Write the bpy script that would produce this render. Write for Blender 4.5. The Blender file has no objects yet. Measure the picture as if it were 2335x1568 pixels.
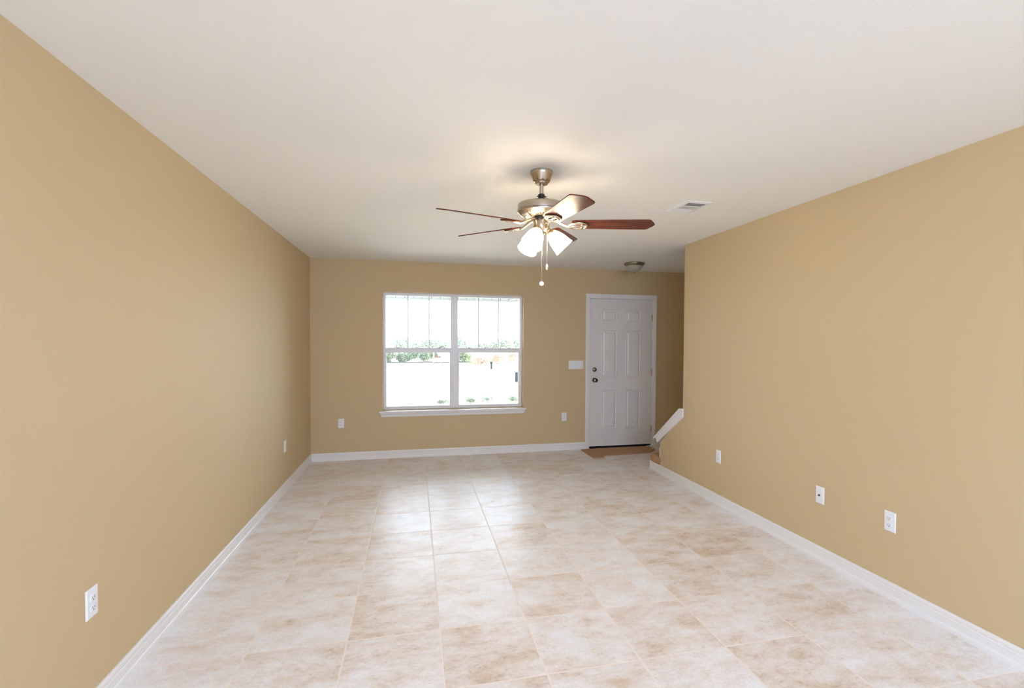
import bpy, bmesh, math, random
from mathutils import Vector, Matrix
C = bpy.context.scene.collection
PI = math.pi
R = math.radians

def lin(r, g, b):
    f = lambda c: (c/255/12.92) if c/255 <= .04045 else ((c/255+.055)/1.055)**2.4
    return (f(r), f(g), f(b), 1.0)

# ------------------------------------------------------------------ camera
sc = bpy.context.scene
FPX, YAW, PITCH, ROLL = 1123.18, 0.2297, -0.0254, 0.0057
CAM = Vector((1.2169, 0.0, 1.4631))
cd = bpy.data.cameras.new('camera'); cam = bpy.data.objects.new('camera', cd); C.objects.link(cam)
cd.sensor_width = 36.0; cd.sensor_fit = 'HORIZONTAL'
cd.lens = FPX/2335*36.0
cd.shift_x = -41.02/2335; cd.shift_y = 22.01/2335
cd.clip_start = .05; cd.clip_end = 500
fw = Vector((math.sin(YAW)*math.cos(PITCH), math.cos(YAW)*math.cos(PITCH), math.sin(PITCH)))
rt0 = Vector((math.cos(YAW), -math.sin(YAW), 0)); up0 = rt0.cross(fw)
rt = rt0*math.cos(ROLL)+up0*math.sin(ROLL); up = -rt0*math.sin(ROLL)+up0*math.cos(ROLL)
M = Matrix((rt, up, -fw)).transposed().to_4x4(); M.translation = CAM
cam.matrix_world = M
sc.camera = cam
sc.cycles.diffuse_bounces = 8; sc.cycles.max_bounces = 14

# ------------------------------------------------------------------ world, lights, exposure
wd = bpy.data.worlds.new('world'); sc.world = wd; wd.use_nodes = True
bg = wd.node_tree.nodes['Background']
bg.inputs['Color'].default_value = (0.75, 0.89, 1.10, 1); bg.inputs['Strength'].default_value = 11.0

def area(name, loc, rot, sx, sy, watt, col=(1, 1, 1)):
    l = bpy.data.lights.new(name, 'AREA'); l.shape = 'RECTANGLE'; l.size = sx; l.size_y = sy
    l.energy = watt; l.color = col
    o = bpy.data.objects.new(name, l); C.objects.link(o); o.location = loc; o.rotation_euler = rot
    return o
# added rear fill, no opening there, and the photographer's flash thrown at the ceiling
area('rear_fill', (1.75, -3.05, 1.35), (R(90), 0, 0), 3.4, 2.1, 27, (.64, .84, 1.24))
area('bounced_flash', (1.7, -1.5, 2.38), (R(28), 0, 0), 2.8, 2.2, 218, (.63, .85, 1.29))

vs = sc.view_settings
vs.view_transform = 'Standard'; vs.look = 'None'; vs.exposure = 0.26; vs.gamma = 1.0; vs.use_curve_mapping = False

# ------------------------------------------------------------------ dimensions
W, D, H = 3.869, 6.321, 2.44
YB = -3.2          # wall behind the photographer
WT = 0.104         # right wall thickness
XS = 5.0           # far side of the stair hall
YE, YK = 4.505, 4.968  # end of full-height wall, end of knee wall

# ------------------------------------------------------------------ materials
def mat(name, col, rough=.5, metal=0.0, spec=.5, emit=None, estr=0.0):
    m = bpy.data.materials.new(name); m.use_nodes = True
    b = m.node_tree.nodes['Principled BSDF']
    b.inputs['Base Color'].default_value = col; b.inputs['Roughness'].default_value = rough
    b.inputs['Metallic'].default_value = metal; b.inputs['Specular IOR Level'].default_value = spec
    if emit: b.inputs['Emission Color'].default_value = emit; b.inputs['Emission Strength'].default_value = estr
    return m
def N(m, t, **kw):
    n = m.node_tree.nodes.new(t)
    for k, v in kw.items(): setattr(n, k, v)
    return n
def L(m, a, b): m.node_tree.links.new(a, b)
def bump(m, scale, strength, dist=.002, detail=4, rough=.55, stretch=None):
    tc = N(m, 'ShaderNodeTexCoord'); no = N(m, 'ShaderNodeTexNoise')
    no.inputs['Scale'].default_value = scale; no.inputs['Detail'].default_value = detail; no.inputs['Roughness'].default_value = rough
    if stretch:
        mp = N(m, 'ShaderNodeMapping'); mp.inputs['Scale'].default_value = stretch
        L(m, tc.outputs['Object'], mp.inputs['Vector']); L(m, mp.outputs['Vector'], no.inputs['Vector'])
    else: L(m, tc.outputs['Object'], no.inputs['Vector'])
    bp = N(m, 'ShaderNodeBump'); bp.inputs['Strength'].default_value = strength; bp.inputs['Distance'].default_value = dist
    L(m, no.outputs['Fac'], bp.inputs['Height'])
    L(m, bp.outputs['Normal'], m.node_tree.nodes['Principled BSDF'].inputs['Normal'])
    return no
def vary(m, c1, c2, scale, lo=.3, hi=.7, detail=5, stretch=None, coord='Object'):
    tc = N(m, 'ShaderNodeTexCoord'); no = N(m, 'ShaderNodeTexNoise')
    no.inputs['Scale'].default_value = scale; no.inputs['Detail'].default_value = detail
    mp = N(m, 'ShaderNodeMapping')
    if stretch: mp.inputs['Scale'].default_value = stretch
    L(m, tc.outputs[coord], mp.inputs['Vector']); L(m, mp.outputs['Vector'], no.inputs['Vector'])
    r = N(m, 'ShaderNodeValToRGB'); r.color_ramp.elements[0].position = lo; r.color_ramp.elements[1].position = hi
    r.color_ramp.elements[0].color = c1; r.color_ramp.elements[1].color = c2
    L(m, no.outputs['Fac'], r.inputs['Fac'])
    L(m, r.outputs['Color'], m.node_tree.nodes['Principled BSDF'].inputs['Base Color'])

m_wall = mat('tan_wall_paint', lin(204, 182, 143), .62, spec=.27); bump(m_wall, 160, .22, .0016, 3)
m_ceil = mat('ceiling_paint', lin(238, 237, 234), .75, spec=.15); bump(m_ceil, 75, .35, .003, 5, .6)
m_trim = mat('white_trim_paint', lin(234, 232, 230), .32, spec=.4)
m_door = mat('door_paint', lin(228, 225, 221), .36, spec=.4); bump(m_door, 220, .06, .0008)
m_vinyl = mat('white_vinyl', lin(236, 236, 238), .3, spec=.45)
m_plate = mat('white_plastic', lin(236, 237, 240), .28, spec=.5)
m_slot = mat('dark_slot', lin(40, 38, 36), .6)
m_nickel = mat('brushed_nickel', lin(190, 178, 162), .27, metal=1.0); bump(m_nickel, 40, .12, .0006, 3, .6, (1, 1, 14))
m_nickel_warm = mat('satin_nickel', lin(198, 182, 160), .3, metal=1.0)
m_black = mat('black_enamel', lin(22, 20, 19), .3)
m_brass = mat('socket_metal', lin(200, 176, 140), .28, metal=1.0)
m_dark = mat('void_shade', lin(28, 26, 25), .8)
m_knob = mat('dark_nickel', lin(138, 128, 116), .2, metal=1.0)
m_sweep = mat('aluminium', lin(225, 225, 225), .3, metal=.6)
m_lens = mat('frosted_bowl_glass', lin(168, 168, 148), .45, spec=.4)
m_bowlmetal = mat('aged_nickel', lin(150, 136, 108), .38, metal=.85)
m_blade = mat('walnut_blade', lin(98, 46, 26), .27, spec=.5)
vary(m_blade, lin(70, 28, 18), lin(122, 60, 34), 3.0, .3, .75, 6, (1.2, 16, 16))
m_carpet = mat('brown_carpet', lin(160, 122, 92), .95, spec=.05)
vary(m_carpet, lin(176, 134, 100), lin(214, 176, 140), 140, .3, .7, 4); bump(m_carpet, 420, .9, .006, 3)
m_sheer = mat('lit_frosted_glass', lin(250, 244, 232), .4, spec=.3, emit=(1.0, .83, .60, 1), estr=20.0)
m_concrete = mat('sandy_ground', lin(214, 200, 176), .95, spec=.05); vary(m_concrete, lin(196, 176, 146), lin(226, 218, 202), .35, .3, .7, 8)
m_porch = mat('porch_vinyl', lin(130, 134, 134), .6)
m_leafd = mat('dark_foliage', lin(90, 112, 90), .8); vary(m_leafd, lin(62, 74, 58), lin(118, 124, 92), 3, .3, .7)
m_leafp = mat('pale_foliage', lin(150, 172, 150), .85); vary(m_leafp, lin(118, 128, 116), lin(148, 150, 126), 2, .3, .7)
m_leafy = mat('lime_foliage', lin(168, 182, 84), .8); vary(m_leafy, lin(74, 88, 28), lin(102, 108, 48), 6, .3, .7)
m_brush = mat('dry_brush', lin(202, 160, 120), .9); vary(m_brush, lin(136, 104, 84), lin(164, 138, 112), 4, .3, .7)
m_bark = mat('bark', lin(110, 92, 74), .9)
m_grey = mat('grey_plastic', lin(38, 42, 42), .7, spec=.1)
m_sign = mat('sign_board', lin(84, 54, 44), .8, spec=.1)
m_fabric = mat('grey_silt_fabric', lin(52, 54, 50), .9, spec=.05)

# thin window glass: mostly clear, reflecting by angle
m_glass = bpy.data.materials.new('window_glass'); m_glass.use_nodes = True
nt = m_glass.node_tree; nt.nodes.remove(nt.nodes['Principled BSDF'])
tr = N(m_glass, 'ShaderNodeBsdfTransparent'); tr.inputs['Color'].default_value = (.96, .98, .97, 1)
gl = N(m_glass, 'ShaderNodeBsdfGlossy'); gl.inputs['Roughness'].default_value = .02
fr = N(m_glass, 'ShaderNodeFresnel'); fr.inputs['IOR'].default_value = 1.45
mx = N(m_glass, 'ShaderNodeMixShader')
L(m_glass, fr.outputs[0], mx.inputs[0]); L(m_glass, tr.outputs[0], mx.inputs[1]); L(m_glass, gl.outputs[0], mx.inputs[2])
L(m_glass, mx.outputs[0], nt.nodes['Material Output'].inputs['Surface'])

def floor_material():
    m = mat('cream_stone_tile', lin(220, 208, 196), .3, spec=.2)
    b = m.node_tree.nodes['Principled BSDF']
    def math_(op, a, b2=None, c=None):
        n = N(m, 'ShaderNodeMath', operation=op)
        for i, v in enumerate((a, b2, c)):
            if v is None: continue
            if isinstance(v, (int, float)): n.inputs[i].default_value = v
            else: L(m, v, n.inputs[i])
        return n.outputs[0]
    tc = N(m, 'ShaderNodeTexCoord'); sp = N(m, 'ShaderNodeSeparateXYZ'); L(m, tc.outputs['Object'], sp.inputs[0])
    S = .444
    u = math_('DIVIDE', math_('SUBTRACT', sp.outputs[0], .0078), S)
    v = math_('DIVIDE', math_('SUBTRACT', sp.outputs[1], D-.716), S)
    iu, iv = math_('FLOOR', u), math_('FLOOR', v)
    fu, fv = math_('SUBTRACT', u, iu), math_('SUBTRACT', v, iv)
    eu = math_('MINIMUM', fu, math_('SUBTRACT', 1.0, fu)); ev = math_('MINIMUM', fv, math_('SUBTRACT', 1.0, fv))
    dist = math_('MULTIPLY', math_('MINIMUM', eu, ev), S)
    mr = N(m, 'ShaderNodeMapRange'); mr.inputs['From Min'].default_value = .0025; mr.inputs['From Max'].default_value = .0043
    L(m, dist, mr.inputs['Value']); tile = mr.outputs[0]           # 0 grout, 1 tile
    cell = N(m, 'ShaderNodeCombineXYZ'); L(m, iu, cell.inputs[0]); L(m, iv, cell.inputs[1])
    wn = N(m, 'ShaderNodeTexWhiteNoise'); wn.noise_dimensions = '3D'; L(m, cell.outputs[0], wn.inputs['Vector'])
    # per-tile shifted coordinates
    sc_ = N(m, 'ShaderNodeVectorMath', operation='SCALE'); L(m, wn.outputs['Color'], sc_.inputs[0]); sc_.inputs['Scale'].default_value = 37.0
    ad = N(m, 'ShaderNodeVectorMath', operation='ADD'); L(m, tc.outputs['Object'], ad.inputs[0]); L(m, sc_.outputs[0], ad.inputs[1])
    mp = N(m, 'ShaderNodeMapping'); mp.inputs['Scale'].default_value = (1.0, 1.7, 1.0); L(m, ad.outputs[0], mp.inputs['Vector'])
    def noise(scale, detail, rough=.6, dis=0.0):
        n = N(m, 'ShaderNodeTexNoise'); n.inputs['Scale'].default_value = scale; n.inputs['Detail'].default_value = detail
        n.inputs['Roughness'].default_value = rough; n.inputs['Distortion'].default_value = dis
        L(m, mp.outputs[0], n.inputs['Vector']); return n.outputs['Fac']
    def ramp(fac, stops):
        r = N(m, 'ShaderNodeValToRGB'); e = r.color_ramp.elements
        while len(e) < len(stops): e.new(.5)
        for i, (p, c) in enumerate(stops): e[i].position = p; e[i].color = c
        L(m, fac, r.inputs['Fac']); return r.outputs['Color']
    def mix(fac, a, b2, mode='MIX'):
        n = N(m, 'ShaderNodeMix', data_type='RGBA', blend_type=mode)
        if isinstance(fac, float): n.inputs[0].default_value = fac
        else: L(m, fac, n.inputs[0])
        for s, v_ in ((6, a), (7, b2)):
            if isinstance(v_, tuple): n.inputs[s].default_value = v_
            else: L(m, v_, n.inputs[s])
        return n.outputs[2]
    big = noise(4.2, 10, .74, .1)
    # each tile has its own share of beige
    shift = math_('MULTIPLY', math_('SUBTRACT', wn.outputs['Value'], .5), .13)
    bigs = math_('ADD', big, shift)
    base = ramp(bigs, [(.34, lin(239, 239, 239)), (.45, lin(235, 230, 226)), (.56, lin(228, 217, 206)), (.70, lin(213, 193, 171))])
    fine = noise(17, 9, .78, .3)
    rust = math_('MULTIPLY', ramp(fine, [(.52, (0, 0, 0, 1)), (.68, (1, 1, 1, 1))]), ramp(bigs, [(.44, (0, 0, 0, 1)), (.62, (1, 1, 1, 1))]))
    col = mix(math_('MULTIPLY', rust, .62), base, lin(172, 136, 104))
    grain = ramp(noise(70, 5, .8, .2), [(.38, (.86, .85, .84, 1)), (.58, (1.0, 1.0, 1.0, 1))])
    col = mix(.7, col, grain, 'MULTIPLY')
    pits = ramp(noise(38, 7, .75, .5), [(.60, (0, 0, 0, 1)), (.70, (1, 1, 1, 1))])
    col = mix(math_('MULTIPLY', pits, .38), col, lin(160, 138, 122))
    col = mix(tile, lin(238, 225, 214), col)
    L(m, col, b.inputs['Base Color'])
    rg = N(m, 'ShaderNodeMapRange'); rg.inputs['To Min'].default_value = .8; rg.inputs['To Max'].default_value = .36
    L(m, tile, rg.inputs['Value']); L(m, rg.outputs[0], b.inputs['Roughness'])
    ed = N(m, 'ShaderNodeMapRange'); ed.inputs['From Max'].default_value = .009; L(m, dist, ed.inputs['Value'])
    hgt = math_('ADD', math_('MULTIPLY', ed.outputs[0], 1.0), math_('MULTIPLY', noise(30, 6), .25))
    bp = N(m, 'ShaderNodeBump'); bp.inputs['Strength'].default_value = .45; bp.inputs['Distance'].default_value = .0016
    L(m, hgt, bp.inputs['Height']); L(m, bp.outputs['Normal'], b.inputs['Normal'])
    return m
m_floor = floor_material()

# ------------------------------------------------------------------ mesh helpers
def nb(): return bmesh.new()
def bx(bm, a, b, bev=0.0):
    x0, y0, z0 = a; x1, y1, z1 = b
    r = bmesh.ops.create_cube(bm, size=1.0)
    for v in r['verts']:
        v.co = Vector(((x0+x1)/2+v.co.x*(x1-x0), (y0+y1)/2+v.co.y*(y1-y0), (z0+z1)/2+v.co.z*(z1-z0)))
    if bev:
        es = list({e for v in r['verts'] for e in v.link_edges})
        bmesh.ops.bevel(bm, geom=es, offset=bev, segments=2, affect='EDGES', profile=.6)
    return bm
def prism(bm, poly, h0, h1, axis='z'):
    """polygon extruded: axis z -> (x,y); x -> (y,z); y -> (x,z)"""
    def P(p, h):
        return {'z': (p[0], p[1], h), 'x': (h, p[0], p[1]), 'y': (p[0], h, p[1])}[axis]
    a = [bm.verts.new(P(p, h0)) for p in poly]; b = [bm.verts.new(P(p, h1)) for p in poly]
    n = len(poly)
    fs = [bm.faces.new(a), bm.faces.new(b)]
    for i in range(n): fs.append(bm.faces.new((a[i], a[(i+1) % n], b[(i+1) % n], b[i])))
    bmesh.ops.recalc_face_normals(bm, faces=fs)
    return bm
def loft(bm, rings, close=True, cap0=True, cap1=True):
    vs_ = [[bm.verts.new(p) for p in r] for r in rings]; fs = []
    n = len(vs_[0])
    for a, b in zip(vs_, vs_[1:]):
        for i in range(n if close else n-1):
            fs.append(bm.faces.new((a[i], a[(i+1) % n], b[(i+1) % n], b[i])))
    if cap0: fs.append(bm.faces.new(vs_[0]))
    if cap1: fs.append(bm.faces.new(vs_[-1]))
    bmesh.ops.recalc_face_normals(bm, faces=fs)
    return bm
def lathe(bm, prof, seg=48, mx_=None, cap0=True, cap1=True):
    rings = []
    for r, z in prof:
        r = max(r, .0004)
        ring = [Vector((r*math.cos(2*PI*i/seg), r*math.sin(2*PI*i/seg), z)) for i in range(seg)]
        rings.append([mx_ @ p for p in ring] if mx_ else ring)
    return loft(bm, rings, True, cap0, cap1)
def tube(bm, pts, rad, seg=10, closed=False):
    pts = [Vector(p) for p in pts]; rings = []; n = len(pts); prev = None
    rad = rad if isinstance(rad, (list, tuple)) else [rad]*n
    for i, p in enumerate(pts):
        t = (pts[(i+1) % n]-pts[i-1]) if closed else (pts[min(i+1, n-1)]-pts[max(i-1, 0)])
        t.normalize()
        if prev is None:
            s = t.cross(Vector((0, 0, 1)))
            if s.length < .05: s = t.cross(Vector((1, 0, 0)))
        else: s = prev-t*prev.dot(t)
        s.normalize(); prev = s; q = t.cross(s)
        rings.append([p+(s*math.cos(2*PI*k/seg)+q*math.sin(2*PI*k/seg))*rad[i] for k in range(seg)])
    if closed: rings.append([v.copy() for v in rings[0]])
    loft(bm, rings, True, not closed, not closed)
    if closed: bmesh.ops.remove_doubles(bm, verts=bm.verts, dist=1e-6)
    return bm
def obj(name, bm, m, parent=None, smooth=False, angle=35):
    me = bpy.data.meshes.new(name); bm.to_mesh(me); bm.free()
    me.materials.append(m)
    if smooth:
        for p in me.polygons: p.use_smooth = True
        try: me.set_sharp_from_angle(angle=R(angle))
        except Exception: pass
    o = bpy.data.objects.new(name, me); C.objects.link(o)
    if parent: o.parent = parent
    return o
def struct(name, bm, m, label=None, **kw):
    o = obj(name, bm, m, **kw); o['kind'] = 'structure'
    if label: o['label'] = label
    return o
def tag(o, label, cat, group=None, kind=None):
    o['label'] = label; o['category'] = cat
    if group: o['group'] = group
    if kind: o['kind'] = kind
    return o
def empty(name, loc, rz=0.0):
    o = bpy.data.objects.new(name, None); C.objects.link(o); o.empty_display_size = .1
    o.location = loc; o.rotation_euler = (0, 0, rz); return o
def part_empty(): pass

# ------------------------------------------------------------------ room shell
bm = nb(); bx(bm, (-.12, YB-.12, -.15), (XS+.12, D+.005, 0)); struct('floor', bm, m_floor, 'cream mottled stone-look tile floor')
bm = nb(); prism(bm, [(-.12, YB-.12), (W+WT, YB-.12), (W+WT, 5.35), (XS+.12, 5.35), (XS+.12, D+.14), (-.12, D+.14)], H, 3.1)
struct('ceiling', bm, m_ceil, 'white textured ceiling')
bm = nb()
prism(bm, [(5.35, 2.44), (5.35, 2.56), (1.0, 2.56+.46), (1.0, 2.44+.46)], W+WT, XS+.12, 'x')
struct('ceiling_stair', bm, m_ceil, 'ceiling over the stair, seen past the right wall')
bm = nb(); bx(bm, (-.12, YB-.12, 0), (0, D, H)); struct('wall_left', bm, m_wall, 'long tan left wall')
ZK1, ZK0 = .712, .352
bm = nb(); prism(bm, [(YB, 0), (YK, 0), (YK, ZK0), (YE, ZK1), (YE, H), (YB, H)], W, W+WT, 'x')
struct('wall_right', bm, m_wall, 'tan right wall ending in a low sloped stair wall')
bm = nb(); bx(bm, (XS, 1.0, 0), (XS+.12, D, 3.05)); struct('wall_stair', bm, m_wall)
bm = nb(); bx(bm, (W+WT, .88, 0), (XS+.12, 1.0, 3.05)); struct('wall_stair_end', bm, m_wall)
# wall behind the photographer (solid)
bm = nb(); bx(bm, (-.12, YB-.12, 0), (W+WT, YB, H))
struct('wall_back', bm, m_wall)
# far wall with window and door openings
WX0, WX1, WZ0, WZ1 = .832, 2.606, .590, 2.064
DX0, DX1, DZ1 = 3.506, 4.450, 2.062
bm = nb(); y0, y1 = D, D+.14
def wq(x0, x1, z0, z1): bx(bm, (x0, y0, z0), (x1, y1, z1))
wq(-.12, WX0, 0, H); wq(WX0, WX1, 0, WZ0); wq(WX0, WX1, WZ1, H); wq(WX1, DX0, 0, H); wq(DX0, DX1, DZ1, H); wq(DX1, XS+.12, 0, H)
struct('wall_far', bm, m_wall, 'tan far wall with the window and the front door')

# baseboards: profile (out from the wall, height)
BP = [(0, 0), (.0142, 0), (.0142, .020), (.0128, .026), (.0100, .029), (.0100, .060), (.0120, .062), (.0120, .067), (.0092, .069), (.0092, .074), (.0112, .078), (.0112, .088), (.0098, .0955), (.008, .0975), (0, .0975)]
def baseboard(name, p0, p1, nrm, m0=0, m1=0, label=None):
    """run from p0 to p1; nrm points into the room; m0/m1 = +1 inside mitre at that end"""
    p0, p1, n = Vector(p0), Vector(p1), Vector(nrm); t = (p1-p0).normalized()
    rings = []
    for p, mt, s in ((p0, m0, 1), (p1, m1, -1)):
        rings.append([p+n*o+Vector((0, 0, z))+t*(s*mt*o) for o, z in BP])
    bm = nb(); loft(bm, rings); return struct(name, bm, m_trim, label)
baseboard('baseboard_left', (0, YB, 0), (0, D, 0), (1, 0, 0), 0, 1, 'white baseboard along the left wall')
baseboard('baseboard_far', (0, D, 0), (3.470, D, 0), (0, -1, 0), 1, 0, 'white baseboard under the window')
baseboard('baseboard_entry', (4.508, D, 0), (XS, D, 0), (0, -1, 0), 0, 0, 'short white baseboard right of the front door')
baseboard('baseboard_right', (W, 5.192, 0), (W, YB, 0), (-1, 0, 0), 0, 0, 'white baseboard along the right wall')
bm = nb(); bx(bm, (W-.002, YK, .186), (W+WT-.002, YK+.012, .285), .002)
struct('baseboard_knee', bm, m_trim)

# stair cap on the knee wall
ang = math.atan2(ZK1-ZK0, YK-YE)
cy_, sy_ = math.cos(ang), math.sin(ang)
bm = nb()
# apron board on the room face
prism(bm, [(5.018, .337), (YE-.016, .700), (YE-.016, .773), (YE+.031, .766), (5.058, .392)], W-.013, W, 'x')
bm2 = nb()
prism(bm2, [(5.083, .372), (YE+.030, .764), (YE-.018, .770), (YE-.018, .786), (YE+.034, .784), (5.076, .392), (5.090, .381)], W-.026, W+WT+.02, 'x')
me_ = bpy.data.meshes.new('tmp'); bm2.to_mesh(me_); bm2.free(); bm.from_mesh(me_); bpy.data.meshes.remove(me_)
# core between cap and wall
prism(bm, [(YK+.045, .345), (YE, .70), (YE, .766), (YE+.02, .766), (5.03, .385)], W, W+WT, 'x')
struct('trim_1', bm, m_trim, 'white sloped cap on the low stair wall')

# ------------------------------------------------------------------ window
yF = D+.095
win = empty('window_1', ((WX0+WX1)/2, D, WZ0)); win['kind'] = 'structure'; win['label'] = 'white double window with two single-hung sashes on the far wall'
def wpart(name, bm, m, parent=None, smooth=False):
    o = obj(name, bm, m, smooth=smooth); p = parent or win
    o.parent = p; bpy.context.view_layer.update()
    o.matrix_parent_inverse = p.matrix_world.inverted(); return o
def frame_bars(bm, x0, x1, z0, z1, l, r, b, t, ya, yb, bev=.002):
    bx(bm, (x0, ya, z0), (x0+l, yb, z1), bev); bx(bm, (x1-r, ya, z0), (x1, yb, z1), bev)
    bx(bm, (x0+l, ya, z0), (x1-r, yb, z0+b), bev); bx(bm, (x0+l, ya, z1-t), (x1-r, yb, z1), bev)
bm = nb(); frame_bars(bm, WX0+.001, WX1-.001, WZ0+.001, WZ1-.001, .022, .022, .03, .028, yF, yF+.045)
bx(bm, (1.681, yF-.006, WZ0+.02), (1.749, yF+.045, WZ1-.02), .002)
bx(bm, (1.713, yF-.0075, WZ0+.02), (1.717, yF-.004, WZ1-.02))
wpart('window_frame', bm, m_vinyl)
ZM0, ZM1 = 1.311, 1.370
for x0, x1, ga, gb, muns in ((.850, 1.683, .870, 1.653, (1.131, 1.396)), (1.747, 2.590, 1.777, 2.558, (2.025, 2.290))):
    # upper sash, set outwards
    bm = nb(); frame_bars(bm, x0, x1, ZM0+.005, WZ1-.026, .013, .013, .05, .012, yF+.022, yF+.04)
    us = wpart('upper_sash', bm, m_vinyl)
    bm = nb(); bx(bm, (x0+.012, yF+.029, ZM0+.05), (x1-.012, yF+.033, WZ1-.036)); wpart('glass_pane', bm, m_glass, us)
    for xm in muns:
        bm = nb(); bx(bm, (xm-.0068, yF+.026, ZM0+.05), (xm+.0068, yF+.0365, WZ1-.036)); wpart('muntin', bm, m_vinyl, us)
    # lower sash, inwards
    bm = nb(); frame_bars(bm, x0+.002, x1-.002, WZ0+.03, ZM1, ga-x0-.002, x1-gb-.002, .632-WZ0-.03, ZM1-ZM0+.002, yF-.003, yF+.02, .003)
    bx(bm, (x0+.03, yF-.010, ZM1-.013), (x1-.03, yF-.002, ZM1-.006), .002)
    ls = wpart('lower_sash', bm, m_vinyl)
    bm = nb(); bx(bm, (ga-.004, yF+.007, .628), (gb+.004, yF+.011, ZM0+.004)); wpart('glass_pane', bm, m_glass, ls)
    for xl in (x0+.16, x1-.16):
        bm = nb(); bx(bm, (xl-.022, yF-.008, ZM1-.003), (xl+.022, yF+.016, ZM1+.006), .002)
        t = wpart('tilt_latch', bm, m_plate, ls)
        bm = nb(); bx(bm, (xl-.010, yF-.0095, ZM1-.004), (xl+.010, yF-.006, ZM1+.0015), .001); wpart('latch_grip', bm, m_slot, ls)
# stool and apron
bm = nb(); bx(bm, (.787, D-.036, .567), (2.645, D, .589), .006); bx(bm, (WX0, D-.002, .567), (WX1, yF, .589))
wpart('window_sill', bm, m_trim, smooth=True)
bm = nb()
ap = [(0, .566), (-.027, .566), (-.024, .552), (-.014, .540), (-.012, .520), (-.008, .514), (0, .513)]
loft(bm, [[(.800+(.567-z)*.35, D+o, z) for o, z in ap], [(2.632-(.567-z)*.35, D+o, z) for o, z in ap]])
wpart('window_apron', bm, m_trim)

# ------------------------------------------------------------------ front door
door = empty('door_1', (3.98, D, 0)); door['kind'] = 'structure'; door['label'] = 'white six-panel front door with white casing'
def dpart(name, bm, m, parent=None, smooth=False):
    o = obj(name, bm, m, smooth=smooth); p = parent or door
    o.parent = p; bpy.context.view_layer.update(); o.matrix_parent_inverse = p.matrix_world.inverted(); return o
bm = nb()
# casing, moulded profile mitred round the opening (offset from inner edge, thickness)
CP = [(0, 0), (0, .010), (.004, .012), (.016, .012), (.020, .015), (.045, .017), (.052, .017), (.057, .013), (.057, 0)]
cx0, cx1, cz1 = 3.526, 4.452, 2.052
pts = [(cx0, 0, -1, 0), (cx0, cz1, -1, 1), (cx1, cz1, 1, 1), (cx1, 0, 1, 0)]
loft(bm, [[(px+o*ox, D-t, pz+o*oz) for o, t in CP] for px, pz, ox, oz in pts])
dpart('door_casing', bm, m_trim)
SX0, SX1, SZ0, SZ1, ySl = 3.531, 4.443, .036, 2.043, D+.012
bm = nb()
bx(bm, (DX0, D-.001, 0), (SX0-.004, D+.13, DZ1)); bx(bm, (SX1+.004, D-.001, 0), (DX1, D+.13, DZ1)); bx(bm, (DX0, D-.001, SZ1+.004), (DX1, D+.13, DZ1))
bx(bm, (SX0-.01, D+.06, 0), (SX0+.012, D+.09, SZ1)); bx(bm, (SX1-.012, D+.06, 0), (SX1+.01, D+.09, SZ1)); bx(bm, (SX0, D+.06, SZ1-.012), (SX1, D+.09, SZ1+.01))
dpart('door_jamb', bm, m_trim)
bm = nb(); bx(bm, (SX0, ySl, SZ0), (SX1, ySl+.044, SZ1), .0015); slab = dpart('door_slab', bm, m_door)
PX = [(3.702, 3.930), (4.056, 4.282)]; PZ = [(1.734, 1.898), (.970, 1.612), (.262, .798)]
prof = [(0, 0), (.003, .006), (.008, .0075), (.013, .005), (.018, .0006), (.024, .0006), (.042, .0075), (.046, .008)]
for xa, xb in PX:
    for za, zb in PZ:
        bm = nb()
        rings = [[(xa+i, ySl-h, za+i), (xb-i, ySl-h, za+i), (xb-i, ySl-h, zb-i), (xa+i, ySl-h, zb-i)] for i, h in prof]
        loft(bm, rings, True, True, True); dpart('panel', bm, m_door, slab)
Yd = Matrix.Rotation(R(90), 4, 'X')   # local z -> -y
def at(x, y, z): return Matrix.Translation((x, y, z)) @ Yd
bm = nb(); lathe(bm, [(.033, 0), (.033, .004), (.028, .009), (.014, .011), (.011, .03), (.016, .036), (.026, .044), (.029, .054), (.027, .064), (.018, .069), (.004, .070)], 32, at(3.602, ySl, .938))
k = dpart('door_knob', bm, m_knob, slab, True)
bm = nb(); lathe(bm, [(.031, 0), (.031, .006), (.025, .014), (.022, .016), (.004, .016)], 32, at(3.602, ySl, 1.080))
bx(bm, (3.599, ySl-.034, 1.062), (3.605, ySl-.014, 1.098), .002)
dpart('deadbolt', bm, m_knob, slab, True)
for z in (1.80, 1.035, .245):
    bm = nb(); tube(bm, [(SX1+.003, D-.004, z-.048), (SX1+.003, D-.004, z+.048)], .0065, 10)
    bx(bm, (SX1-.002, D-.002, z-.045), (SX1+.012, D+.0135, z+.045)); dpart('hinge', bm, m_nickel_warm)
bm = nb(); bx(bm, (SX0+.002, ySl-.003, SZ0-.006), (SX1-.002, ySl+.03, SZ0+.004), .001); dpart('door_sweep', bm, m_trim)
bm = nb(); bx(bm, (SX0-.004, D+.004, .0005), (SX1+.004, D+.13, .012), .003); bx(bm, (SX0-.003, D+.030, .010), (SX1+.003, D+.052, SZ0+.003)); dpart('threshold_gap_shade', bm, m_dark)  # sill plus added strip that stops leaking light; near-black paints the gap's shade

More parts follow.
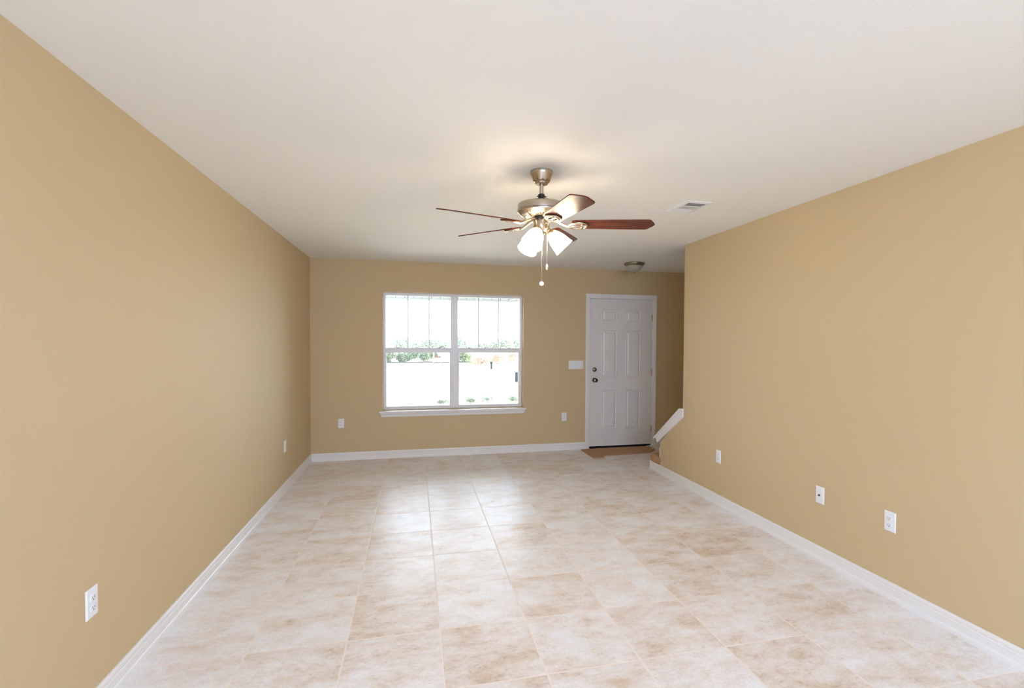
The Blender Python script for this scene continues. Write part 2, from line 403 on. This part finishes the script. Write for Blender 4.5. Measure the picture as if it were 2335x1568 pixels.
# ------------------------------------------------------------------ wall plates
def plate_mesh(w, h):
    bm = nb()
    rings = [[(sx*(w/2-i), -t, sz*(h/2-i)) for sx, sz in ((-1, -1), (1, -1), (1, 1), (-1, 1))] for i, t in ((0, 0), (0, .0022), (.0035, .0055), (.006, .006))]
    loft(bm, rings); return bm
def screw(parent, x, z):
    bm = nb(); lathe(bm, [(.0032, .0058), (.0032, .0068), (.002, .0072)], 12, Yd)
    o = obj('screw', bm, m_plate, parent, True); o.location = (x, 0, z)
def outlet(loc, rz, label):
    t = empty('wall_outlet', loc, rz); tag(t, label, 'outlet', 'duplex wall outlets')
    obj('cover_plate', plate_mesh(.070, .1145), m_plate, t)
    for z in (.0195, -.0195):
        bm = nb(); n = 28; pr = []
        for i in range(n):
            a = 2*PI*i/n; pr.append((max(-.0172, min(.0172, .0205*math.cos(a))), .0143*math.sin(a)/.0143*.0143))
        loft(bm, [[(x*s, -h, z_*s) for x, z_ in pr] for s, h in ((1, .0058), (1, .0078), (.94, .0084))])
        r = obj('receptacle', bm, m_plate, t, True); r.location = (0, 0, z)
        for x, hh in ((-.0063, .0042), (.0063, .0034)):
            bm = nb(); bx(bm, (x-.0011, -.0087, .0024-hh), (x+.0011, -.0080, .0024+hh)); obj('slot', bm, m_slot, r)
        bm = nb(); lathe(bm, [(.0024, .0080), (.0024, .0087)], 12, Matrix.Translation((0, 0, -.0072)) @ Yd); obj('ground_hole', bm, m_slot, r)
    screw(t, 0, 0)
    return t
RL, RR = R(90), R(-90)
outlet((0, 2.211, .445), RL, 'white duplex outlet low on the left wall, nearest the camera')
outlet((0, 5.121, .440), RL, 'thin-looking white outlet on the left wall by the far corner')
outlet((.3445, D, .452), 0, 'white duplex outlet on the far wall left of the window')
outlet((3.1715, D, .450), 0, 'white duplex outlet on the far wall below the light switches')
outlet((W, 3.891, .4385), RR, 'white outlet on the right wall nearest the stair wall')
outlet((W, 2.2525, .442), RR, 'white duplex outlet on the right wall nearest the camera')
t = empty('cable_plate', (W, 2.754, .4405), RR); tag(t, 'white wall plate with one round cable jack, between two right wall outlets', 'cable plate')
obj('cover_plate', plate_mesh(.070, .1145), m_plate, t)
bm = nb(); lathe(bm, [(.0085, .005), (.0085, .0075), (.006, .0078)], 6, Yd); obj('jack_nut', bm, m_brass, t)
bm = nb(); lathe(bm, [(.0046, .006), (.0046, .015), (.0036, .0155)], 20, Yd); obj('jack', bm, m_slot, t, True)
bm = nb(); lathe(bm, [(.0022, .0150), (.0022, .0160)], 10, Yd); obj('jack_core', bm, m_brass, t)
screw(t, 0, .042); screw(t, 0, -.042)
t = empty('light_switch', (3.334, D, 1.149)); tag(t, 'wide white four-gang switch plate on the far wall beside the door', 'light switch')
obj('cover_plate', plate_mesh(.208, .116), m_plate, t)
for i in range(4):
    x = -.069+.046*i
    bm = nb(); bx(bm, (x-.0058, -.0068, -.0125), (x+.0058, -.0050, .0125), .0005); b_ = obj('toggle_slot', bm, m_plate, t)
    bm = nb(); s = 1 if i != 1 else -1
    loft(bm, [[(x-.0042, -.006, -.006), (x+.0042, -.006, -.006), (x+.0042, -.006, .006), (x-.0042, -.006, .006)],
              [(x-.0036, -.016, s*.008-.0035), (x+.0036, -.016, s*.008-.0035), (x+.0036, -.016, s*.008+.0035), (x-.0036, -.016, s*.008+.0035)]])
    obj('toggle', bm, m_plate, b_)
    screw(t, x, .030); screw(t, x, -.030)

# ------------------------------------------------------------------ ceiling fan
FX, FY = 1.929, 2.776
fan = empty('ceiling_fan', (FX, FY, H)); tag(fan, 'brushed nickel ceiling fan with five walnut blades and lit glass shades', 'ceiling fan')
bm = nb(); lathe(bm, [(.066, 0), (.0665, -.012), (.064, -.022), (.057, -.034), (.052, -.050), (.046, -.060), (.040, -.064), (.038, -.070), (.034, -.074), (.018, -.075)], 56)
obj('canopy', bm, m_nickel, fan, True)
tilt = Matrix.Rotation(R(1.84), 4, 'X') @ Matrix.Rotation(R(-.36), 4, 'Y')
def fpart(name, bm, m, parent=None, smooth=True, angle=35):
    bmesh.ops.transform(bm, matrix=tilt, verts=bm.verts)
    return obj(name, bm, m, parent or fan, smooth, angle)
bm = nb(); tube(bm, [(0, 0, -.055), (0, 0, -.160)], .0125, 24); fpart('downrod', bm, m_nickel)
bm = nb(); lathe(bm, [(.016, -.128), (.019, -.131), (.019, -.150), (.024, -.156), (.026, -.170), (.026, -.180)], 32)
tube(bm, [(-.027, -.006, -.143), (.027, -.006, -.143)], .0035, 8); fpart('coupling', bm, m_black)
bm = nb(); lathe(bm, [(.020, -.176), (.10, -.179), (.128, -.183), (.1355, -.188), (.137, -.193), (.137, -.2225), (.1355, -.224), (.1405, -.2265), (.141, -.231), (.140, -.235), (.136, -.238), (.129, -.246), (.118, -.2535), (.085, -.262), (.05, -.263)], 72)
mot = fpart('motor_housing', bm, m_nickel, angle=25)
bm = nb()
for i in range(44):
    a = 2*PI*i/44; c, s = math.cos(a), math.sin(a)
    def q(r, z, w): return (r*c-w*s, r*s+w*c, z)
    loft(bm, [[q(.117, -.2535, -.0026), q(.117, -.2535, .0026), q(.117, -.2515, .0026), q(.117, -.2515, -.0026)],
              [q(.092, -.2612, -.0020), q(.092, -.2612, .0020), q(.092, -.259, .0020), q(.092, -.259, -.0020)]])
fpart('cooling_slots', bm, m_slot, mot, False)
bm = nb(); lathe(bm, [(.05, -.262), (.056, -.264), (.056, -.272), (.046, -.276), (.042, -.284)], 48); fpart('rotor_hub', bm, m_black)
bm = nb(); lathe(bm, [(.040, -.278), (.046, -.280), (.0475, -.284), (.0475, -.318), (.045, -.328), (.038, -.340), (.026, -.347), (.012, -.349)], 56)
kit = fpart('switch_housing', bm, m_nickel)
bm = nb(); lathe(bm, [(.010, -.347), (.008, -.352), (.008, -.366), (.011, -.368), (.011, -.374), (.007, -.377), (.0075, -.388), (.003, -.392)], 20); fpart('finial', bm, m_brass)

# blades
zb = 2.137-H; PH0 = 57.5
RT = .655
def ring_pts(cx, cy, rx, ry, n=28, a0=0, a1=2*PI, ang=0):
    out = []
    for i in range(n):
        a = a0+(a1-a0)*i/(n if abs(a1-a0-2*PI) < 1e-6 else n-1); out.append((cx+rx*math.cos(a), cy+ry*math.sin(a)))
    return out
def blade_outline():
    top = [(.175, .050), (.20, .056), (.30, .060), (.45, .0645), (.585, .067), (.612, .066), (.6225, .060), (.632, .046), (.6385, .036), (.647, .022), (.6535, .008)]
    return [(x, y) for x, y in top]+[(x, -y) for x, y in reversed(top)]
for kq in range(5):
    a = R(PH0+72*kq)
    RZ = Matrix.Rotation(a, 4, 'Z'); PT = Matrix.Rotation(R(12), 4, 'X')
    # looking outwards the right-hand edge (local -y) is raised
    PT = Matrix.Rotation(R(-12), 4, 'X')
    MB_ = RZ @ Matrix.Translation((0, 0, zb)) @ PT
    bm = nb(); ol = blade_outline(); n = len(ol)
    prism(bm, ol, 0, .006)
    bmesh.ops.bevel(bm, geom=[e for e in bm.edges if abs(e.verts[0].co.z-e.verts[1].co.z) < 1e-6], offset=.0015, segments=2, affect='EDGES')
    me_ = None
    bl = obj('blade', bm, m_blade, fan, True)
    bl.matrix_local = tilt @ MB_
    # bracket: arm from the hub, then an oval scroll under the blade root
    bm = nb()
    tube(bm, [(x, y, -.006) for x, y in ring_pts(.213, 0, .052, .043, 36)], .0062, 8, True)
    tube(bm, [(x, y, -.006) for x, y in ring_pts(.206, .014, .032, .013, 24)], .0045, 8, True)
    tube(bm, [(x, y, -.006) for x, y in ring_pts(.206, -.014, .032, .013, 24)], .0045, 8, True)
    tube(bm, [(.232, 0, -.006), (.25, 0, -.006), (.268, 0, -.005)], [.005, .006, .007], 8)
    inv = PT.inverted()
    arm = [(.050, 0, -.268-zb), (.075, 0, -.275-zb), (.105, 0, -.290-zb), (.130, 0, -.303-zb), (.150, 0, -.310-zb), (.166, 0, -.309-zb)]
    tube(bm, [inv @ Vector(p) for p in arm], [.012, .0105, .009, .008, .0075, .007], 10)
    br = obj('blade_bracket', bm, m_nickel_warm, bl, True)
    for x, y in ((.235, .028), (.235, -.028), (.262, 0)):
        bm = nb(); lathe(bm, [(.0055, -.003), (.0055, -.0135), (.003, -.015)], 12, Matrix.Translation((x, y, 0)))
        obj('screw', bm, m_nickel_warm, bl, True)

# light kit: three bell shades
SPOTS = []
for az in (-6.4, 113.6, 233.6):
    a = R(az); d = Vector((math.cos(a), math.sin(a), 0)); ax = (d*.707+Vector((0, 0, -.707))).normalized()
    base = d*.052+Vector((0, 0, -.345))
    q = Vector((0, 0, 1)).rotation_difference(ax).to_matrix().to_4x4(); q.translation = base
    bm = nb(); tube(bm, [(d*.030)+Vector((0, 0, -.322)), (d*.046)+Vector((0, 0, -.330)), base+ax*.004], [.009, .010, .012], 12)
    lathe(bm, [(.014, -.012), (.020, -.008), (.027, .000), (.028, .010), (.026, .013)], 32, q)
    soc = fpart('lamp_socket', bm, m_brass)
    bm = nb()
    outer = [(.0235, .004), (.028, .010), (.036, .022), (.0445, .042), (.0505, .064), (.0545, .088), (.0575, .108), (.0615, .122)]
    inner = [(r-.003, z) for r, z in reversed(outer)]
    lathe(bm, outer+[(.0605, .1235)]+inner, 48, q, True, True)
    fpart('lamp_shade', bm, m_sheer, soc)
    bm = nb(); lathe(bm, [(.010, .012), (.012, .028), (.020, .048), (.0235, .066), (.020, .082), (.010, .091), (.002, .093)], 24, q); fpart('bulb', bm, m_sheer, soc)

# pull chains
bm = nb()
z0, z1 = -.300, -.540
lathe(bm, [(.006, -.003), (.006, .004), (.003, .006)], 14, Matrix.Translation((.020, -.048, -.300)) @ Yd)
pts = [(.021, -.054, z0), (.021, -.058, z0-.01)]+[(.021, -.058, z0-.01-(abs(z1-z0)-.01)*i/8) for i in range(1, 9)]
tube(bm, pts, .0019, 8); c1 = fpart('pull_chain', bm, m_nickel_warm)
bm = nb(); lathe(bm, [(.003, z1+.006), (.006, z1), (.0065, z1-.012), (.004, z1-.015), (.006, z1-.018), (.004, z1-.026), (.001, z1-.028)], 16, Matrix.Translation((.021, -.058, 0))); fpart('chain_pull', bm, m_plate, c1)
bm = nb(); z0, z1 = -.340, -.632
tube(bm, [(-.005, -.035, z0), (-.005, -.040, z0-.008)]+[(-.005, -.040, z0-.008-(abs(z1-z0)-.008)*i/8) for i in range(1, 9)], .0019, 8); c2 = fpart('pull_chain', bm, m_nickel_warm)
bm = nb(); lathe(bm, [(.0125, -.0025), (.0125, .0025)], 24, Matrix.Translation((-.005, -.040, z1-.012)) @ Matrix.Rotation(R(-14), 4, 'Z') @ Matrix.Rotation(R(90), 4, 'X')); fpart('chain_pull', bm, m_sweep, c2)

# ------------------------------------------------------------------ ceiling vent
vx0, vx1, vy0, vy1 = 3.046, 3.243, 3.090, 3.380
vent = empty('ceiling_vent', ((vx0+vx1)/2, (vy0+vy1)/2, H)); tag(vent, 'white rectangular air vent in the ceiling right of the fan', 'air vent')
def vpart(name, bm, m):
    bmesh.ops.translate(bm, vec=(-(vx0+vx1)/2, -(vy0+vy1)/2, -H), verts=bm.verts); return obj(name, bm, m, vent)
bm = nb(); F = .030
loft(bm, [[(vx0+i, vy0+i, H-t), (vx1-i, vy0+i, H-t), (vx1-i, vy1-i, H-t), (vx0+i, vy1-i, H-t)] for i, t in ((0, 0), (.001, .003), (F-.004, .008), (F, .008), (F, .001))], True, False, False)
vpart('vent_frame', bm, m_plate)
ix0, ix1, iy0, iy1 = vx0+F, vx1-F, vy0+F, vy1-F
bm = nb(); bx(bm, (ix0, iy0, H-.0015), (ix1, iy1, H-.0005)); vpart('vent_duct_shade', bm, m_dark)  # flat near-black sheet, paints the shade inside the duct
ly = (iy1-iy0)
s1, s2 = iy0+ly*.34, iy0+ly*.70
bm = nb()
def slat_x(y, dy):
    prism(bm, [(y, H-.0015), (y+.001, H-.0015), (y+dy+.001, H-.0085), (y+dy, H-.0085)], ix0, ix1, 'x')
for i in range(7): slat_x(iy0+.012+i*(s1-iy0-.014)/6.5, -.008)
for i in range(9): slat_x(s2+.004+i*(iy1-s2-.014)/8.5, .009)
for i in range(11):
    x = ix0+.006+i*(ix1-ix0-.012)/10
    prism(bm, [(x, H-.0015), (x+.001, H-.0015), (x+.0015, H-.0085), (x+.0005, H-.0085)], s1+.004, s2-.004, 'y')
bx(bm, (ix0, s1-.003, H-.009), (ix1, s1+.003, H-.001)); bx(bm, (ix0, s2-.003, H-.009), (ix1, s2+.003, H-.001))
vpart('louvers', bm, m_plate)

# ------------------------------------------------------------------ flush dome light
dome = empty('dome_ceiling_light', (3.876, 5.70, H)); tag(dome, 'unlit frosted glass dome light on the ceiling near the front door', 'ceiling light')
bm = nb(); lathe(bm, [(.118, 0), (.127, -.006), (.127, -.014), (.120, -.024), (.112, -.034), (.106, -.038), (.09, -.038)], 56); obj('base_pan', bm, m_bowlmetal, dome, True)
bm = nb(); lathe(bm, [(.104, -.036), (.100, -.050), (.090, -.070), (.073, -.088), (.050, -.100), (.024, -.106), (.004, -.107)], 56); obj('glass_bowl', bm, m_lens, dome, True)
bm = nb(); lathe(bm, [(.012, -.104), (.013, -.110), (.008, -.114), (.010, -.120), (.006, -.127), (.001, -.129)], 24); obj('finial', bm, m_nickel_warm, dome, True)

# ------------------------------------------------------------------ door mat (carpet offcut)
bm = nb()
mpoly = [(3.392, 6.268), (3.395, 5.86), (3.402, 5.792), (3.43, 5.785), (3.535, 5.790), (3.552, 5.805), (3.562, 5.880), (3.7, 5.886), (4.0, 5.905), (4.235, 5.925), (4.38, 6.07), (4.392, 6.10), (4.402, 6.275), (4.0, 6.290), (3.52, 6.278)]
prism(bm, mpoly, .0006, .013)
bmesh.ops.bevel(bm, geom=[e for e in bm.edges if e.verts[0].co.z > .01 and e.verts[1].co.z > .01], offset=.004, segments=2, affect='EDGES')
tag(obj('door_mat', bm, m_carpet, None, True), 'brown carpet offcut used as a mat at the front door', 'mat')

# ------------------------------------------------------------------ carpeted stair
RISE, RUN = .185, .252
stair = empty('staircase', (W+.02, 5.2, 0)); tag(stair, 'brown carpeted stair starting at the end of the low sloped wall', 'stairs')
def spart(name, bm, m, smooth=True):
    bmesh.ops.translate(bm, vec=(-(W+.02), -5.2, 0), verts=bm.verts); return obj(name, bm, m, stair, smooth, 50)
# first step wraps round the wall end with a soft bullnose
def step_profile(yf, yb, z0, z1, nose=.028):
    pr = [(yb, z0), (yf, z0), (yf, z1-.055)]
    for i in range(9):
        a = -PI/2+PI*i/8*.999; pr.append((yf+.004+nose*math.cos(a)*.95, z1-nose+nose*math.sin(a)))
    pr.append((yb, z1)); return pr
bm = nb()
pr = step_profile(5.178, YK+.004, .001, RISE)
loft(bm, [[(x, y, z) for y, z in pr] for x in (W+.0008, W+.3, XS-.003)])
spart('step', bm, m_carpet)
# carpet folded over the open side of the first step
bm = nb()
bmesh.ops.create_uvsphere(bm, u_segments=24, v_segments=14, radius=1)
for v in bm.verts:
    x, y, z = v.co
    v.co = Vector((W-.004+x*.017, 5.06+y*.118+.01*z, .142+z*.044-(.012*y if y < 0 else 0)))
spart('carpet_edge', bm, m_carpet)

# ------------------------------------------------------------------ outside
ZG = -.28
bm = nb(); bx(bm, (-90, D+.2, ZG-.2), (120, 190, ZG)); struct('ground', bm, m_concrete, 'pale sandy yard outside the window')
bm = nb(); bx(bm, (-3, D+.14, 2.50), (8, 8.46, 2.56)); struct('porch_ceiling', bm, m_trim)
bm = nb(); ypb = 8.4
bx(bm, (-3, ypb, 2.150), (8, ypb+.1, 2.50)); bx(bm, (-3, ypb-.012, 2.135), (8, ypb+.1, 2.160), .003)
for i in range(76): bx(bm, (-3+.145*i, ypb-.008, 2.16), (-3+.145*i+.135, ypb, 2.5), .003)
struct('porch_beam', bm, m_porch, 'pale boarded porch beam above the yard')

def sight(px, py, depth):
    """point on the sight line of a photograph pixel at world depth y (used once, to place the far things)"""
    d = fw+rt*((px-1208.52)/FPX)-up*((py-806.01)/FPX)
    t = depth/d.y; return CAM+d*t
rnd = random.Random(5)
def leaves(bm, n, center, rx, ry, rz, size, shape=1.0):
    for _ in range(n):
        while True:
            p = Vector((rnd.uniform(-1, 1), rnd.uniform(-1, 1), rnd.uniform(-1, 1)))
            if .25 < p.length <= 1: break
        p = Vector((p.x*rx*(1-.35*max(0, p.z)*shape), p.y*ry, p.z*rz))+center
        nrm = Vector((rnd.gauss(0, 1), rnd.gauss(0, 1), rnd.gauss(0, 1)+.5)).normalized()
        s = nrm.orthogonal().normalized(); s = Matrix.Rotation(rnd.uniform(0, 6.28), 3, nrm) @ s; q = nrm.cross(s)
        k_ = size*rnd.uniform(.6, 1.3)
        vs_ = [bm.verts.new(p+v) for v in (s*k_, q*k_*.45+nrm*k_*.12, -s*k_, -q*k_*.45+nrm*k_*.12)]
        bm.faces.new(vs_)
def plant(name, px, depth, zt, wid, m, label, cat, group, n=500, leaf=.1, trunk=True, low=(.40, .68)):
    b = sight(px, 806, depth); b.z = ZG
    t = empty(name, b); tag(t, label, cat, group)
    h = zt-ZG; bm = nb(); tk = 1.0 if trunk else .25
    # several overlapping crowns make an uneven outline
    for _ in range(5):
        c = Vector((rnd.uniform(-.45, .45)*wid, rnd.uniform(-.3, .3)*wid, rnd.uniform(*low)*h))
        leaves(bm, n//5, c, wid*.38, wid*.38, h*.30, leaf)
    leaves(bm, n//3, Vector((0, 0, .5*h)), wid*.5, wid*.45, h*.48, leaf)
    obj('foliage', bm, m, t)
    bm = nb()
    tube(bm, [(0, 0, 0), (.02*wid, 0, h*.3), (-.03*wid, .02, h*.6), (0, 0, h*.8)], [.05*h**.5*tk, .04*h**.5*tk, .03*h**.5*tk, .012*tk], 7)
    for s in (-1, 1): tube(bm, [(0, 0, h*.25), (s*.18*wid, 0, h*.5), (s*.28*wid, 0, h*.68)], [.03*tk, .02*tk, .01*tk], 6)
    obj('stems', bm, m_bark, t)
    return t
G1 = 'dark green bushes along the far edge of the yard'
for px, d_, w_, zt, lab in ((889, 40, .95, .95, 'dark green bush seen at the left edge of the left lower pane'),
                        (912, 41.5, 1.05, .90, 'dark green bush, second from the left edge of the left lower pane'),
                        (937, 40, .95, .95, 'dark green bush, third from the left edge of the left lower pane'),
                        (960, 41.5, 1.05, .90, 'dark green bush, fourth from the left edge of the left lower pane'),
                        (984, 43, 1.0, .75, 'smaller green bush behind the brown yard sign'),
                        (1054, 40, 1.0, .85, 'dark green bush at the left edge of the right lower pane')):
    plant('bush', px, d_, zt, w_, m_leafd, lab, 'bush', G1, 2400, .055, False, (.22, .62))
G2 = 'pale trees on the skyline'
for px, d_, w_, zt, lab in ((903, 80, 3.0, 2.25, 'pale hazy tree on the skyline above the leftmost dark bushes'),
                            (948, 92, 4.6, 1.65, 'low pale hazy tree behind the middle of the left window'),
                            (985, 80, 2.6, 2.0, 'pale hazy tree behind the brown yard sign'),
                            (1014, 102, 2.4, 1.6, 'pale yellowish tree at the right edge of the left window'),
                            (1062, 80, 3.6, 2.35, 'tallest pale hazy tree, at the left edge of the right window'),
                            (1105, 92, 4.6, 1.75, 'low pale hazy tree in the middle of the right window'),
                            (1142, 80, 2.8, 2.1, 'pale hazy tree behind the dry brush in the right window'),
                            (1176, 92, 3.2, 2.25, 'pale hazy tree at the right edge of the right window')):
    plant('tree', px, d_, zt, w_, m_leafp, lab, 'tree', G2, 2400, .13)
plant('sapling', 1073, 30, 1.25, .42, m_leafy, 'slim yellow-green sapling standing in the yard', 'sapling', None, 500, .04, False)
G3 = 'clumps of dry brush'
for px, d_, w_, zt, lab in ((1098, 33, 1.1, .55, 'pinkish dry brush clump just right of the yellow-green sapling'),
                            (1132, 35.5, 1.4, .95, 'tall pinkish dry brush clump behind the small grey utility box'),
                            (1164, 38, 1.45, 1.1, 'pinkish dry brush clump nearest the right edge of the window')):
    plant('dry_brush', px, d_, zt, w_, m_brush, lab, 'brush', G3, 2600, .04, False, (.2, .62))
G4 = 'small shrubs in the bed below the window'
for px, w_, zt, lab in ((1012, .26, -.11, 'small green shrub at the bottom right of the left pane'),
                        (1073, .30, -.08, 'small green shrub at the bottom left of the right pane'),
                        (1119, .36, -.07, 'small green shrub at the bottom middle of the right pane'),
                        (1170, .34, -.04, 'small grassy shrub at the bottom right of the right pane')):
    plant('shrub', px, 13.6, zt, w_, m_leafd, lab, 'shrub', G4, 700, .018, False)
b = sight(998, 806, 34); b.z = ZG
t = empty('yard_sign', b); tag(t, 'small brown board sign on a white post in the yard', 'sign')
bm = nb(); bx(bm, (-.30, -.05, 0), (-.22, .03, 1.05), .01); obj('post', bm, m_trim, t)
bm = nb(); bx(bm, (-.22, -.02, .56), (.22, .0, .70), .004); obj('board', bm, m_sign, t)
bm = nb(); bx(bm, (.19, 0, 0), (.22, .03, .70)); obj('stake', bm, m_trim, t)
b = sight(1120.5, 806, 30); b.z = ZG
t = empty('utility_box', b); tag(t, 'small grey utility box standing in front of the dry brush', 'utility box')
bm = nb(); bx(bm, (-.05, -.05, 0), (.05, .05, .36), .01); obj('body', bm, m_grey, t)
bm = nb(); bx(bm, (-.075, -.06, .33), (.075, .06, .47), .015); obj('cap', bm, m_grey, t)
b = sight(1178, 806, 20.5); b.z = ZG
t = empty('utility_pedestal', b); tag(t, 'dark upright utility pedestal near the right edge of the window', 'pedestal')
bm = nb(); bx(bm, (-.055, -.055, 0), (.055, .055, .40), .008); obj('body', bm, m_grey, t)
bm = nb(); bx(bm, (-.062, -.062, .385), (.062, .062, .425), .01); obj('cap', bm, m_grey, t)
# low silt fence across the far edge of the yard
b = sight(950, 806, 39); b.z = ZG
t = empty('silt_fence', b); tag(t, 'low dark fabric fence along the foot of the bushes', 'fence')
bm = nb(); fx = [-4+.8*i for i in range(12)]
loft(bm, [[(x, .03*math.sin(x*3), .02), (x, .03*math.sin(x*3)+.004, .02), (x, .03*math.sin(x*3)+.004, .11+.02*math.sin(x*2.3)), (x, .03*math.sin(x*3), .11+.02*math.sin(x*2.3))] for x in fx])
obj('fence_fabric', bm, m_fabric, t)
for x in fx[::2]:
    bm = nb(); bx(bm, (x-.02, .03, 0), (x+.02, .07, .2)); obj('stake', bm, m_bark, t)
